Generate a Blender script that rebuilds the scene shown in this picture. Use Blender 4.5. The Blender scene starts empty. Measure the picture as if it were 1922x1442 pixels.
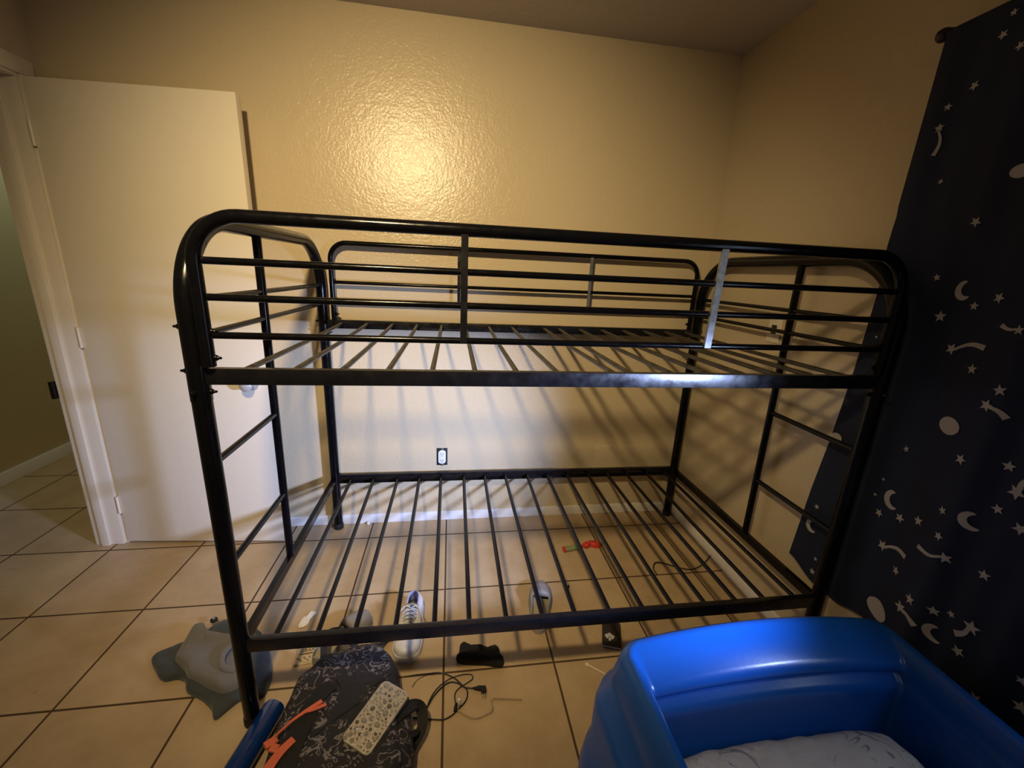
import bpy, bmesh, math, random
from mathutils import Vector, Matrix, noise as mn
PI=math.pi
C=bpy.context.scene.collection
rnd=random.Random(7)

# ------------------------------------------------------------------ materials
def new_mat(name):
    m=bpy.data.materials.new(name); m.use_nodes=True
    return m,m.node_tree.nodes,m.node_tree.links,m.node_tree.nodes['Principled BSDF']
def mat(name,col,rough=.5,metal=0.,noise=0.,nscale=8.,bump=0.,bscale=60.,coat=0.,alpha=1.,trans=0.,sheen=0.,spec=.5,rnoise=0.):
    m,N,L,b=new_mat(name)
    b.inputs['Base Color'].default_value=(*col,1); b.inputs['Roughness'].default_value=rough
    b.inputs['Metallic'].default_value=metal; b.inputs['Specular IOR Level'].default_value=spec
    if coat: b.inputs['Coat Weight'].default_value=coat; b.inputs['Coat Roughness'].default_value=.15
    if trans: b.inputs['Transmission Weight'].default_value=trans
    if alpha<1: b.inputs['Alpha'].default_value=alpha
    if sheen: b.inputs['Sheen Weight'].default_value=sheen
    tc=N.new('ShaderNodeTexCoord')
    if noise:
        n=N.new('ShaderNodeTexNoise'); n.inputs['Scale'].default_value=nscale; n.inputs['Detail'].default_value=5
        L.new(tc.outputs['Object'],n.inputs['Vector'])
        mx=N.new('ShaderNodeMix'); mx.data_type='RGBA'
        mx.inputs[6].default_value=(*[c*(1-noise) for c in col],1); mx.inputs[7].default_value=(*[min(1,c*(1+noise)) for c in col],1)
        L.new(n.outputs['Fac'],mx.inputs[0]); L.new(mx.outputs[2],b.inputs['Base Color'])
    if rnoise:
        n=N.new('ShaderNodeTexNoise'); n.inputs['Scale'].default_value=nscale*2; n.inputs['Detail'].default_value=4
        L.new(tc.outputs['Object'],n.inputs['Vector'])
        mr=N.new('ShaderNodeMapRange'); mr.inputs['From Min'].default_value=.3; mr.inputs['From Max'].default_value=.7
        mr.inputs['To Min'].default_value=max(.02,rough-rnoise); mr.inputs['To Max'].default_value=rough+rnoise
        L.new(n.outputs['Fac'],mr.inputs['Value']); L.new(mr.outputs['Result'],b.inputs['Roughness'])
    if bump:
        n=N.new('ShaderNodeTexNoise'); n.inputs['Scale'].default_value=bscale; n.inputs['Detail'].default_value=4
        L.new(tc.outputs['Object'],n.inputs['Vector'])
        bp=N.new('ShaderNodeBump'); bp.inputs['Strength'].default_value=bump; bp.inputs['Distance'].default_value=.01
        L.new(n.outputs['Fac'],bp.inputs['Height']); L.new(bp.outputs['Normal'],b.inputs['Normal'])
    return m

def wall_mat(name,col,rough=.38,bump=.3):
    # rolled paint with an orange-peel / knock-down texture
    m,N,L,b=new_mat(name)
    tc=N.new('ShaderNodeTexCoord')
    n=N.new('ShaderNodeTexNoise'); n.inputs['Scale'].default_value=2.2; n.inputs['Detail'].default_value=4
    L.new(tc.outputs['Object'],n.inputs['Vector'])
    mx=N.new('ShaderNodeMix'); mx.data_type='RGBA'
    mx.inputs[6].default_value=(*[c*.95 for c in col],1); mx.inputs[7].default_value=(*[min(1,c*1.05) for c in col],1)
    L.new(n.outputs['Fac'],mx.inputs[0]); L.new(mx.outputs[2],b.inputs['Base Color'])
    b.inputs['Roughness'].default_value=rough
    n1=N.new('ShaderNodeTexNoise'); n1.inputs['Scale'].default_value=85; n1.inputs['Detail'].default_value=3; n1.inputs['Roughness'].default_value=.6
    n2=N.new('ShaderNodeTexNoise'); n2.inputs['Scale'].default_value=26; n2.inputs['Detail'].default_value=5
    L.new(tc.outputs['Object'],n1.inputs['Vector']); L.new(tc.outputs['Object'],n2.inputs['Vector'])
    ad=N.new('ShaderNodeMath'); ad.operation='ADD'; L.new(n1.outputs['Fac'],ad.inputs[0]); L.new(n2.outputs['Fac'],ad.inputs[1])
    bp=N.new('ShaderNodeBump'); bp.inputs['Strength'].default_value=bump; bp.inputs['Distance'].default_value=.004
    L.new(ad.outputs[0],bp.inputs['Height']); L.new(bp.outputs['Normal'],b.inputs['Normal'])
    return m

def tile_mat():
    m,N,L,b=new_mat('floor_tile')
    tc=N.new('ShaderNodeTexCoord'); mp=N.new('ShaderNodeMapping'); L.new(tc.outputs['Object'],mp.inputs['Vector'])
    mp.inputs['Location'].default_value=(41.0+.0015,41.0+.15+.0015-.41,0)
    br=N.new('ShaderNodeTexBrick'); br.offset=0; br.squash=1
    br.inputs['Scale'].default_value=1; br.inputs['Brick Width'].default_value=.41; br.inputs['Row Height'].default_value=.41
    br.inputs['Mortar Size'].default_value=.0043; br.inputs['Mortar Smooth'].default_value=.25; br.inputs['Bias'].default_value=0
    br.inputs['Color1'].default_value=(.50,.37,.222,1); br.inputs['Color2'].default_value=(.465,.34,.20,1); br.inputs['Mortar'].default_value=(.07,.038,.014,1)
    L.new(mp.outputs['Vector'],br.inputs['Vector'])
    n=N.new('ShaderNodeTexNoise'); n.inputs['Scale'].default_value=5; n.inputs['Detail'].default_value=7; n.inputs['Roughness'].default_value=.65
    L.new(tc.outputs['Object'],n.inputs['Vector'])
    cr=N.new('ShaderNodeValToRGB'); cr.color_ramp.elements[0].position=.3; cr.color_ramp.elements[0].color=(.78,.74,.68,1)
    cr.color_ramp.elements[1].position=.62; cr.color_ramp.elements[1].color=(1.05,1.05,1.05,1)
    L.new(n.outputs['Fac'],cr.inputs['Fac'])
    mu=N.new('ShaderNodeMix'); mu.data_type='RGBA'; mu.blend_type='MULTIPLY'; mu.inputs[0].default_value=.75
    L.new(br.outputs['Color'],mu.inputs[6]); L.new(cr.outputs['Color'],mu.inputs[7])
    # worn dirt smudges
    n3=N.new('ShaderNodeTexNoise'); n3.inputs['Scale'].default_value=14; n3.inputs['Detail'].default_value=6
    L.new(tc.outputs['Object'],n3.inputs['Vector'])
    c3=N.new('ShaderNodeValToRGB'); c3.color_ramp.elements[0].position=.66; c3.color_ramp.elements[0].color=(1,1,1,1)
    c3.color_ramp.elements[1].position=.8; c3.color_ramp.elements[1].color=(.62,.5,.38,1)
    L.new(n3.outputs['Fac'],c3.inputs['Fac'])
    m2=N.new('ShaderNodeMix'); m2.data_type='RGBA'; m2.blend_type='MULTIPLY'; m2.inputs[0].default_value=.7
    L.new(mu.outputs[2],m2.inputs[6]); L.new(c3.outputs['Color'],m2.inputs[7])
    L.new(m2.outputs[2],b.inputs['Base Color'])
    mr=N.new('ShaderNodeMapRange'); mr.inputs['To Min'].default_value=.34; mr.inputs['To Max'].default_value=.85
    L.new(br.outputs['Fac'],mr.inputs['Value']); L.new(mr.outputs['Result'],b.inputs['Roughness'])
    iv=N.new('ShaderNodeMath'); iv.operation='MULTIPLY_ADD'; iv.inputs[1].default_value=-1; iv.inputs[2].default_value=1
    L.new(br.outputs['Fac'],iv.inputs[0])
    a2=N.new('ShaderNodeMath'); a2.operation='MULTIPLY_ADD'; a2.inputs[1].default_value=.12
    L.new(n.outputs['Fac'],a2.inputs[0]); L.new(iv.outputs[0],a2.inputs[2])
    bp=N.new('ShaderNodeBump'); bp.inputs['Strength'].default_value=.5; bp.inputs['Distance'].default_value=.002
    L.new(a2.outputs[0],bp.inputs['Height']); L.new(bp.outputs['Normal'],b.inputs['Normal'])
    return m

def scribble_mat(name,base,ink,scale=14,width=.035,mask_t=.48,rough=.8,sc2=5):
    # printed cloth: squiggly line-work in patches
    m,N,L,b=new_mat(name); b.inputs['Roughness'].default_value=rough
    tc=N.new('ShaderNodeTexCoord')
    n=N.new('ShaderNodeTexNoise'); n.inputs['Scale'].default_value=scale; n.inputs['Detail'].default_value=2; n.inputs['Distortion'].default_value=1.2
    L.new(tc.outputs['Object'],n.inputs['Vector'])
    w=N.new('ShaderNodeMath'); w.operation='MULTIPLY'; w.inputs[1].default_value=5; L.new(n.outputs['Fac'],w.inputs[0])
    f=N.new('ShaderNodeMath'); f.operation='FRACT'; L.new(w.outputs[0],f.inputs[0])
    s=N.new('ShaderNodeMath'); s.operation='SUBTRACT'; s.inputs[1].default_value=.5; L.new(f.outputs[0],s.inputs[0])
    ab=N.new('ShaderNodeMath'); ab.operation='ABSOLUTE'; L.new(s.outputs[0],ab.inputs[0])
    lt=N.new('ShaderNodeMapRange'); lt.inputs['From Min'].default_value=width*2; lt.inputs['From Max'].default_value=width*4; lt.inputs['To Min'].default_value=1; lt.inputs['To Max'].default_value=0
    L.new(ab.outputs[0],lt.inputs['Value'])
    k=N.new('ShaderNodeTexNoise'); k.inputs['Scale'].default_value=sc2; k.inputs['Detail'].default_value=3
    L.new(tc.outputs['Object'],k.inputs['Vector'])
    kr=N.new('ShaderNodeMapRange'); kr.inputs['From Min'].default_value=mask_t; kr.inputs['From Max'].default_value=mask_t+.08
    L.new(k.outputs['Fac'],kr.inputs['Value'])
    mm=N.new('ShaderNodeMath'); mm.operation='MULTIPLY'; L.new(lt.outputs[0],mm.inputs[0]); L.new(kr.outputs[0],mm.inputs[1])
    mx=N.new('ShaderNodeMix'); mx.data_type='RGBA'; mx.inputs[6].default_value=(*base,1); mx.inputs[7].default_value=(*ink,1)
    L.new(mm.outputs[0],mx.inputs[0]); L.new(mx.outputs[2],b.inputs['Base Color'])
    bn=N.new('ShaderNodeTexNoise'); bn.inputs['Scale'].default_value=22; bn.inputs['Detail'].default_value=4; L.new(tc.outputs['Object'],bn.inputs['Vector'])
    bp=N.new('ShaderNodeBump'); bp.inputs['Strength'].default_value=.5; bp.inputs['Distance'].default_value=.01
    L.new(bn.outputs['Fac'],bp.inputs['Height']); L.new(bp.outputs['Normal'],b.inputs['Normal'])
    return m

M={}
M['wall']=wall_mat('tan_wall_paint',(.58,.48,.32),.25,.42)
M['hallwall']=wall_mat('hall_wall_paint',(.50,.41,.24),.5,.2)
M['ceil']=wall_mat('ceiling_paint',(.50,.45,.40),.8,.3)
M['white']=mat('off_white_paint',(.74,.67,.55),.38,noise=.03,nscale=3,bump=.08,bscale=25)
M['trim']=mat('white_trim_paint',(.80,.78,.76),.45,noise=.06,nscale=12,bump=.1,bscale=30)
M['tile']=tile_mat()
M['black']=mat('glossy_black_enamel',(.0025,.0025,.0035),.2,noise=.2,nscale=20,rnoise=.06,spec=.22)
M['blackflat']=mat('black_enamel_rail',(.005,.005,.007),.30,noise=.2,nscale=14,bump=.05,bscale=30,rnoise=.1,spec=.45)
M['slat']=mat('dark_olive_slat_metal',(.028,.024,.017),.38,noise=.3,nscale=30)
M['silvered']=mat('worn_sheen_spindle',(.16,.17,.19),.36,metal=.35,noise=.7,nscale=70,bump=.1,bscale=120)  # window reflection painted in as pale mottled metal, over some wear
M['blue']=mat('blue_moulded_plastic',(.007,.088,.42),.27,noise=.06,nscale=3,bump=.02,bscale=60,spec=.5)
M['navy']=mat('navy_curtain_cloth',(.005,.011,.036),.85,noise=.5,nscale=5,bump=.12,bscale=9)
M['print']=mat('grey_print_ink',(.42,.40,.39),.85,noise=.1,nscale=20)
M['rod']=mat('dark_bronze_rod',(.012,.009,.007),.4,metal=.3,noise=.1)
M['chrome']=mat('brushed_nickel',(.55,.55,.55),.25,metal=.9,noise=.1)
M['knobw']=mat('painted_knob',(.50,.51,.52),.35,metal=.3,noise=.06)
M['plastic_w']=mat('white_plastic',(.78,.78,.76),.35,noise=.03)
M['dark']=mat('dark_hole',(.01,.01,.012),.7,noise=.1)
M['sheet']=scribble_mat('crib_sheet_print',(.58,.57,.55),(.25,.26,.29),9,.02,.52,.85,6)
M['bag']=scribble_mat('backpack_print_cloth',(.013,.011,.015),(.19,.17,.18),21,.038,.43,.75,11)
M['strap']=mat('black_webbing',(.005,.004,.004),.75,noise=.3,nscale=60,bump=.2,bscale=300)
M['coral']=mat('coral_ribbon',(.62,.13,.065),.55,noise=.1,nscale=30)
M['bottle']=mat('navy_blue_bottle',(.004,.03,.17),.22,noise=.1,nscale=6,coat=.5)
M['denim']=mat('dark_slate_garment',(.045,.055,.062),.9,noise=.3,nscale=14,bump=.7,bscale=16,sheen=.2)
M['greycloth']=mat('grey_garment',(.155,.145,.135),.9,noise=.12,nscale=15,bump=.6,bscale=15,sheen=.2)
M['sock']=mat('black_pouch_cloth',(.006,.005,.005),.9,noise=.3,nscale=30,bump=.4,bscale=40)
M['shoe']=mat('white_shoe_leather',(.66,.65,.66),.42,noise=.12,nscale=25,bump=.15,bscale=40)
M['lilac']=mat('pale_lilac_lining',(.42,.46,.72),.7,noise=.15,nscale=25,bump=.1)
M['clog']=mat('grey_clog_foam',(.27,.255,.25),.55,noise=.08,nscale=10)
M['insole']=mat('beige_clog_insole',(.36,.32,.22),.5,noise=.15,nscale=18)
M['paper']=mat('white_paper',(.82,.80,.76),.8,noise=.04,nscale=30,bump=.2,bscale=25)
M['cardp']=mat('cream_card',(.60,.50,.34),.6,noise=.08,nscale=30)
M['ink']=mat('dark_print',(.05,.035,.02),.7,noise=.1)
M['gem']=mat('clear_rhinestones',(.36,.33,.28),.14,metal=.35,noise=.25,nscale=70,coat=.6)
M['gemd']=mat('smoky_rhinestones',(.16,.13,.10),.12,metal=.3,noise=.3,nscale=60,coat=.6)
M['casebase']=mat('pale_glitter_case',(.46,.40,.32),.35,noise=.25,nscale=140,bump=.4,bscale=200,metal=.2)
M['cord']=mat('black_rubber_cord',(.012,.009,.007),.5,noise=.1)
M['clear']=mat('clear_bent_plastic',(.75,.62,.42),.12,trans=.75,noise=.05)
M['green']=mat('translucent_green_plastic',(.30,.36,.14),.3,trans=.25,noise=.15,nscale=30)
M['red']=mat('red_plastic',(.62,.05,.03),.28,trans=.15,noise=.1,nscale=20)
M['leafwhite']=mat('silver_leaf_print',(.52,.50,.50),.6,noise=.2,nscale=60)
M['leather']=mat('dark_brown_card_box',(.022,.015,.010),.6,noise=.2,nscale=20)
M['stick']=mat('pale_peach_stick',(.85,.68,.52),.5,noise=.05)
M['glass']=mat('window_glass',(.9,.95,1),.05,trans=.95)

# ------------------------------------------------------------------ helpers
def obj(name,bm,m,parent=None,smooth=True,angle=38,mods=()):
    me=bpy.data.meshes.new(name)
    bmesh.ops.recalc_face_normals(bm,faces=bm.faces[:])
    bm.to_mesh(me); bm.free()
    ms=m if isinstance(m,(list,tuple)) else [m]
    for k in ms: me.materials.append(M[k] if isinstance(k,str) else k)
    if smooth:
        for p in me.polygons: p.use_smooth=True
        me.set_sharp_from_angle(angle=math.radians(angle))
    o=bpy.data.objects.new(name,me); C.objects.link(o)
    if parent: o.parent=parent
    return o
def thing(name,label,cat,loc=(0,0,0),rz=0,group=None):
    o=bpy.data.objects.new(name,None); C.objects.link(o); o.empty_display_size=.05
    o.location=loc; o.rotation_euler=(0,0,rz); o['label']=label; o['category']=cat
    if group:o['group']=group
    return o
def tag(o,label,cat,group=None):
    o['label']=label;o['category']=cat
    if group:o['group']=group
    return o
def struct(name,bm,m,parent=None,**k):
    o=obj(name,bm,m,parent,**k)
    if not parent:o['kind']='structure'
    return o
def recenter(o,loc):
    # move mesh object's origin to loc keeping the geometry in place
    loc=Vector(loc); o.data.transform(Matrix.Translation(-loc)); o.location=loc; return o
def box(bm,a,b,bev=0,seg=2,mi=0):
    x0,y0,z0=[min(a[i],b[i]) for i in range(3)];x1,y1,z1=[max(a[i],b[i]) for i in range(3)]
    v=[bm.verts.new(p) for p in ((x0,y0,z0),(x1,y0,z0),(x1,y1,z0),(x0,y1,z0),(x0,y0,z1),(x1,y0,z1),(x1,y1,z1),(x0,y1,z1))]
    f=[bm.faces.new([v[i] for i in q]) for q in ((0,3,2,1),(4,5,6,7),(0,1,5,4),(1,2,6,5),(2,3,7,6),(3,0,4,7))]
    for q in f:q.material_index=mi
    if bev:
        es=list({e for q in f for e in q.edges})
        bmesh.ops.bevel(bm,geom=es,offset=bev,segments=seg,profile=.6,affect='EDGES')
def frames(pts):
    P=[Vector(p) for p in pts]; T=[]
    for i in range(len(P)):
        a=P[max(0,i-1)];b=P[min(len(P)-1,i+1)];T.append((b-a).normalized())
    up=Vector((0,0,1)) if abs(T[0].z)<.9 else Vector((1,0,0))
    n=T[0].cross(up).normalized(); out=[]
    for i,t in enumerate(T):
        if i:
            n=n-t*n.dot(t); n.normalize()
        out.append((P[i],t,n,t.cross(n)))
    return out
def tube(bm,pts,r,seg=14,cap=True,sq=None,mi=0):
    """round tube, or a flat/rectangular one when sq=(half width, half height)"""
    F=frames(pts); rings=[]
    for i,(p,t,n,b) in enumerate(F):
        rr=r[i] if isinstance(r,(list,tuple)) else r
        if sq:
            w,h=sq; cs=[(w,h),(-w,h),(-w,-h),(w,-h)]
            rings.append([bm.verts.new(p+n*x+b*y) for x,y in cs])
        else:
            rings.append([bm.verts.new(p+n*(rr*math.cos(2*PI*k/seg))+b*(rr*math.sin(2*PI*k/seg))) for k in range(seg)])
    for a,b in zip(rings,rings[1:]):
        k=len(a)
        for i in range(k):
            f=bm.faces.new((a[i],a[(i+1)%k],b[(i+1)%k],b[i])); f.material_index=mi
    if cap:
        bm.faces.new(rings[0][::-1]).material_index=mi; bm.faces.new(rings[-1]).material_index=mi
def fillet(pts,rad,n=8):
    P=[Vector(p) for p in pts]; out=[P[0]]
    for i in range(1,len(P)-1):
        a,b,c=P[i-1],P[i],P[i+1]; u=(a-b).normalized(); v=(c-b).normalized()
        ang=u.angle(v); d=rad/math.tan(ang/2); d=min(d,(a-b).length*.49,(c-b).length*.49) if d>0 else d
        rr=d*math.tan(ang/2); bis=(u+v).normalized(); ctr=b+bis*(rr/math.sin(ang/2))
        s=b+u*d-ctr; e=b+v*d-ctr
        for k in range(n+1):
            q=s.normalized().slerp(e.normalized(),k/n)*rr if s.length>1e-6 else s
            out.append(ctr+q)
    out.append(P[-1]); return out
def cr(pts,n=6,closed=False):
    P=[Vector(p) for p in pts]; out=[]; m=len(P)
    rng=range(m) if closed else range(m-1)
    for i in rng:
        g=lambda k:(P[k%m] if closed else P[max(0,min(m-1,k))])
        p0,p1,p2,p3=g(i-1),g(i),g(i+1),g(i+2)
        for k in range(n):
            t=k/n
            out.append(.5*((2*p1)+(-p0+p2)*t+(2*p0-5*p1+4*p2-p3)*t*t+(-p0+3*p1-3*p2+p3)*t**3))
    if not closed: out.append(P[-1])
    return out
def lathe(bm,prof,center,axis='z',seg=24,mi=0):
    """prof: list (radius, height along axis)"""
    c=Vector(center)
    ax={'z':(Vector((1,0,0)),Vector((0,1,0)),Vector((0,0,1))),'x':(Vector((0,1,0)),Vector((0,0,1)),Vector((1,0,0))),'y':(Vector((0,0,1)),Vector((1,0,0)),Vector((0,1,0)))}[axis] if isinstance(axis,str) else axis
    rings=[]
    for r,h in prof:
        if r<1e-6: rings.append([bm.verts.new(c+ax[2]*h)])
        else: rings.append([bm.verts.new(c+ax[0]*(r*math.cos(2*PI*k/seg))+ax[1]*(r*math.sin(2*PI*k/seg))+ax[2]*h) for k in range(seg)])
    for a,b in zip(rings,rings[1:]):
        for i in range(seg):
            j=(i+1)%seg
            q=[a[i%len(a)],a[j%len(a)],b[j%len(b)],b[i%len(b)]]
            q=[v for k,v in enumerate(q) if v not in q[:k]]
            if len(q)>2: bm.faces.new(q).material_index=mi
    for rg,fl in ((rings[0],True),(rings[-1],False)):
        if len(rg)>2: bm.faces.new(rg[::-1] if fl else rg).material_index=mi
def axes_for(d):
    d=Vector(d).normalized(); u=d.cross(Vector((0,0,1)) if abs(d.z)<.9 else Vector((1,0,0))).normalized(); return (u,d.cross(u),d)
def prism(bm,poly,z0,z1,bev=0,mi=0):
    a=[bm.verts.new((p[0],p[1],z0)) for p in poly]; b=[bm.verts.new((p[0],p[1],z1)) for p in poly]
    n=len(poly); fs=[bm.faces.new(a[::-1]),bm.faces.new(b)]
    for i in range(n): fs.append(bm.faces.new((a[i],a[(i+1)%n],b[(i+1)%n],b[i])))
    for f in fs:f.material_index=mi
    if bev: bmesh.ops.bevel(bm,geom=list(fs[1].edges),offset=bev,segments=2,profile=.6,affect='EDGES')
def dome(bm,outline,prof,wob=.004,wf=18,seed=0,n=5,center=None,zwob=None,z0=0):
    """soft lump over an outline: prof = [(scale, height)...] from rim to middle"""
    o=cr([(p[0],p[1],0) for p in outline],n,True)
    c=Vector((sum(p.x for p in o)/len(o),sum(p.y for p in o)/len(o),0)) if center is None else Vector((*center,0))
    zw=zwob if zwob is not None else wob
    rings=[]
    for k,(s,z) in enumerate(prof):
        rg=[]
        for p in o:
            q=c+(p-c)*s
            v=mn.noise_vector(Vector((q.x*wf,q.y*wf,seed+z*9)))
            amp=wob if 0<k else wob*.3
            zz=z+(v.z*zw if k>1 else 0)
            rg.append(bm.verts.new((q.x+v.x*amp,q.y+v.y*amp,z0+max(.0005,zz))))
        rings.append(rg)
    m=len(o)
    for a,b in zip(rings,rings[1:]):
        for i in range(m): bm.faces.new((a[i],a[(i+1)%m],b[(i+1)%m],b[i]))
    bm.faces.new(rings[0][::-1])
    cz=prof[-1][1]
    t=bm.verts.new((c.x,c.y,z0+cz+mn.noise(Vector((c.x*wf,c.y*wf,seed)))*zw*.3))
    for i in range(m): bm.faces.new((rings[-1][i],rings[-1][(i+1)%m],t))
def mod_solid(o,t,off=-1):
    m=o.modifiers.new('thick','SOLIDIFY'); m.thickness=t; m.offset=off; return o
def mod_sub(o,l=1):
    m=o.modifiers.new('soft','SUBSURF'); m.levels=l;m.render_levels=l;return o
def B(): return bmesh.new()
def text_mesh(name,s,size,m,parent,loc,rot,extr=.0002):
    cu=bpy.data.curves.new(name,'FONT'); cu.body=s; cu.size=size; cu.extrude=extr; cu.align_x='CENTER'; cu.align_y='CENTER'
    t=bpy.data.objects.new(name+'_t',cu); C.objects.link(t)
    dg=bpy.context.evaluated_depsgraph_get(); me=bpy.data.meshes.new_from_object(t.evaluated_get(dg))
    bpy.data.objects.remove(t); me.materials.clear(); me.materials.append(M[m])
    o=bpy.data.objects.new(name,me); C.objects.link(o); o.parent=parent; o.location=loc; o.rotation_euler=rot
    return o

# ------------------------------------------------------------------ room shell
XR=1.402; XL=-1.61; XLO=-1.73; H=2.467; YN=-3.05; XH=-2.71; DH=2.06
dy0,dy1=-.865,-.085         # doorway in the left wall
b=B(); box(b,(XH-.12,YN-.12,-.06),(XR+.12,1.7,0)); struct('floor',b,'tile',smooth=False)
b=B(); box(b,(XH-.12,YN-.12,H),(XR+.12,1.7,H+.06)); struct('ceiling',b,'ceil',smooth=False)
b=B(); box(b,(XLO,0,0),(XR+.12,.12,H)); struct('wall_back',b,'wall',smooth=False)
wy0,wy1,wz0,wz1=-2.14,-1.80,.72,1.62   # window in the right wall, beside the curtain
b=B()
box(b,(XR,wy1,0),(XR+.12,0,H)); box(b,(XR,YN,0),(XR+.12,wy0,H)); box(b,(XR,wy0,0),(XR+.12,wy1,wz0)); box(b,(XR,wy0,wz1),(XR+.12,wy1,H))
struct('wall_right',b,'wall',smooth=False)
b=B(); box(b,(XLO,YN,0),(XL,dy0,H)); box(b,(XLO,dy1,0),(XL,0,H)); box(b,(XLO,dy0,DH),(XL,dy1,H)); struct('wall_left',b,'wall',smooth=False)
b=B(); box(b,(XLO,YN-.12,0),(XR+.12,YN,H)); struct('wall_front',b,'wall',smooth=False)
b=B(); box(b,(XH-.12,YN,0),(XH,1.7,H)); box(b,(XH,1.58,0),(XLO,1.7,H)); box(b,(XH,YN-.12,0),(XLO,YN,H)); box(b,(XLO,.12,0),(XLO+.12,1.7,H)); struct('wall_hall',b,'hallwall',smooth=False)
# baseboards
b=B(); box(b,(XL,-.013,0),(XR,0,.056),.003); struct('baseboard_back',b,'trim')
b=B(); box(b,(XR-.013,-3.04,0),(XR,-.013,.056),.003); struct('baseboard_right',b,'trim')
b=B(); box(b,(XL,YN+.01,0),(XL+.013,dy0-.07,.056),.003); struct('baseboard_left',b,'trim')
b=B(); box(b,(XH,YN,0),(XH+.014,1.58,.085),.004); struct('baseboard_hall',b,'trim')
# door lining and casings (door_1 frame)
b=B()
box(b,(XLO-.002,dy1-.018,0),(XL+.002,dy1,DH-.0185),.002); box(b,(XLO-.002,dy0,0),(XL+.002,dy0+.018,DH-.0185),.002); box(b,(XLO-.002,dy0,DH-.018),(XL+.002,dy1,DH),.002)
box(b,(XLO+.03,dy1-.03,0),(XLO+.065,dy1-.018,DH-.018),.002); box(b,(XLO+.03,dy0+.018,0),(XLO+.065,dy0+.03,DH-.018),.002); box(b,(XLO+.03,dy0+.018,DH-.03),(XLO+.065,dy1-.018,DH-.018),.002)
fr=struct('trim_1',b,'white')
b=B()
for x0,x1 in ((XL,XL+.014),(XLO-.014,XLO)):
    box(b,(x0,dy1-.006,0),(x1,dy1+.052,DH-.0065),.003); box(b,(x0,dy0-.052,0),(x1,dy0+.006,DH-.0065),.003); box(b,(x0,dy0-.052,DH-.006),(x1,dy1+.052,DH+.052),.003)
struct('trim_2',b,'white')
b=B(); box(b,(XLO-.022,dy1-.032,.77),(XLO-.006,dy1-.012,.85),.003); lt=struct('trim_4',b,'rod')
# painted-over access panel low on the back wall
b=B(); box(b,(.862,-.0035,.066),(1.318,0,.455),.0025); struct('trim_3',b,'wall')
# window
b=B()
for a,c in (((XR-.012,wy0-.04,wz0-.04),(XR+.02,wy0,wz1+.04)),((XR-.012,wy1,wz0-.04),(XR+.02,wy1+.035,wz1+.04)),((XR-.012,wy0,wz1),(XR+.02,wy1,wz1+.04)),((XR-.02,wy0,wz0-.04),(XR+.02,wy1,wz0))): box(b,a,c,.003)
wf=struct('window_1',b,'trim')
b=B(); box(b,(XR+.05,wy0,wz0),(XR+.056,wy1,wz1)); g=obj('pane',b,'glass',wf,smooth=False)

# ------------------------------------------------------------------ door leaf
hx,hy=-1.592,-.100; fx,fy=-.821,-.158
ang=math.atan2(fy-hy,fx-hx); W=.770
d=B(); box(d,(0,0,.012),(W,.036,2.045),.002)
door=struct('door_1',d,'white'); door.location=(hx,hy,0); door.rotation_euler=(0,0,ang)
b=B(); lathe(b,[(0,-.008),(.033,-.008),(.034,-.002),(.034,.0)],(W-.075,0,.86),'y',28); obj('rosette',b,'knobw',door)
b=B(); lathe(b,[(.012,-.006),(.012,-.028),(.022,-.034),(.027,-.045),(.026,-.056),(.016,-.064),(0,-.066)],(W-.075,0,.86),'y',28); obj('door_knob',b,'knobw',door)
b=B(); box(b,(W-.001,.008,.825),(W+.0015,.028,.90),.001); obj('latch_plate',b,'chrome',door)
for z in (.22,1.05,1.85):
    b=B(); lathe(b,[(.006,-.045),(.006,.045)],(-.004,-.004,z),'z',10); obj('hinge',b,'white',door)

# ------------------------------------------------------------------ wall fittings
out=thing('wall_outlet','bare white duplex outlet without its cover plate, low on the back wall','electrical outlet',(-.027,0,.397))
b=B(); box(b,(-.030,-.001,-.052),(.030,.004,.052),.001); obj('box_opening',b,'dark',out)
b=B()
pl=[]
for sy in (1,-1):
    for k in range(9):
        a=PI*k/8; pl.append((.0205*math.cos(a)*sy,sy*(.026+.0*math.sin(a))+sy*.0145*math.sin(a)))
prism(b,[(x,y) for x,y in pl],0,.009,.0015)
b.transform(Matrix.Rotation(PI/2,4,'X')); rc=obj('receptacle',b,'plastic_w',out); 
for zz in (.02,-.02):
    b=B()
    for x0 in (-.007,.006): box(b,(x0-.0012,-.0102,zz-.004),(x0+.0012,-.0085,zz+.005))
    lathe(b,[(.0024,-.0102),(.0024,-.0085)],(0,0,zz-.011),'y',10)
    obj('socket_holes',b,'dark',rc,smooth=False)
for e0,e1 in ((.0405,.053),(-.053,-.0405)):
    b=B(); box(b,(-.006,-.006,e0),(.008,.0,e1),.0015); obj('mounting_ear',b,'chrome',out)
pl2=thing('switch_plate','small cream outlet plate on the right wall behind the upper bunk','electrical outlet',(XR,-.556,1.226))
b=B(); box(b,(-.006,-.036,-.057),(0,.036,.057),.002); obj('cover_plate',b,'white',pl2)
b=B(); box(b,(-.0085,-.014,-.02),(-.005,.014,.018),.002); obj('socket_face',b,'leather',pl2)

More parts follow.
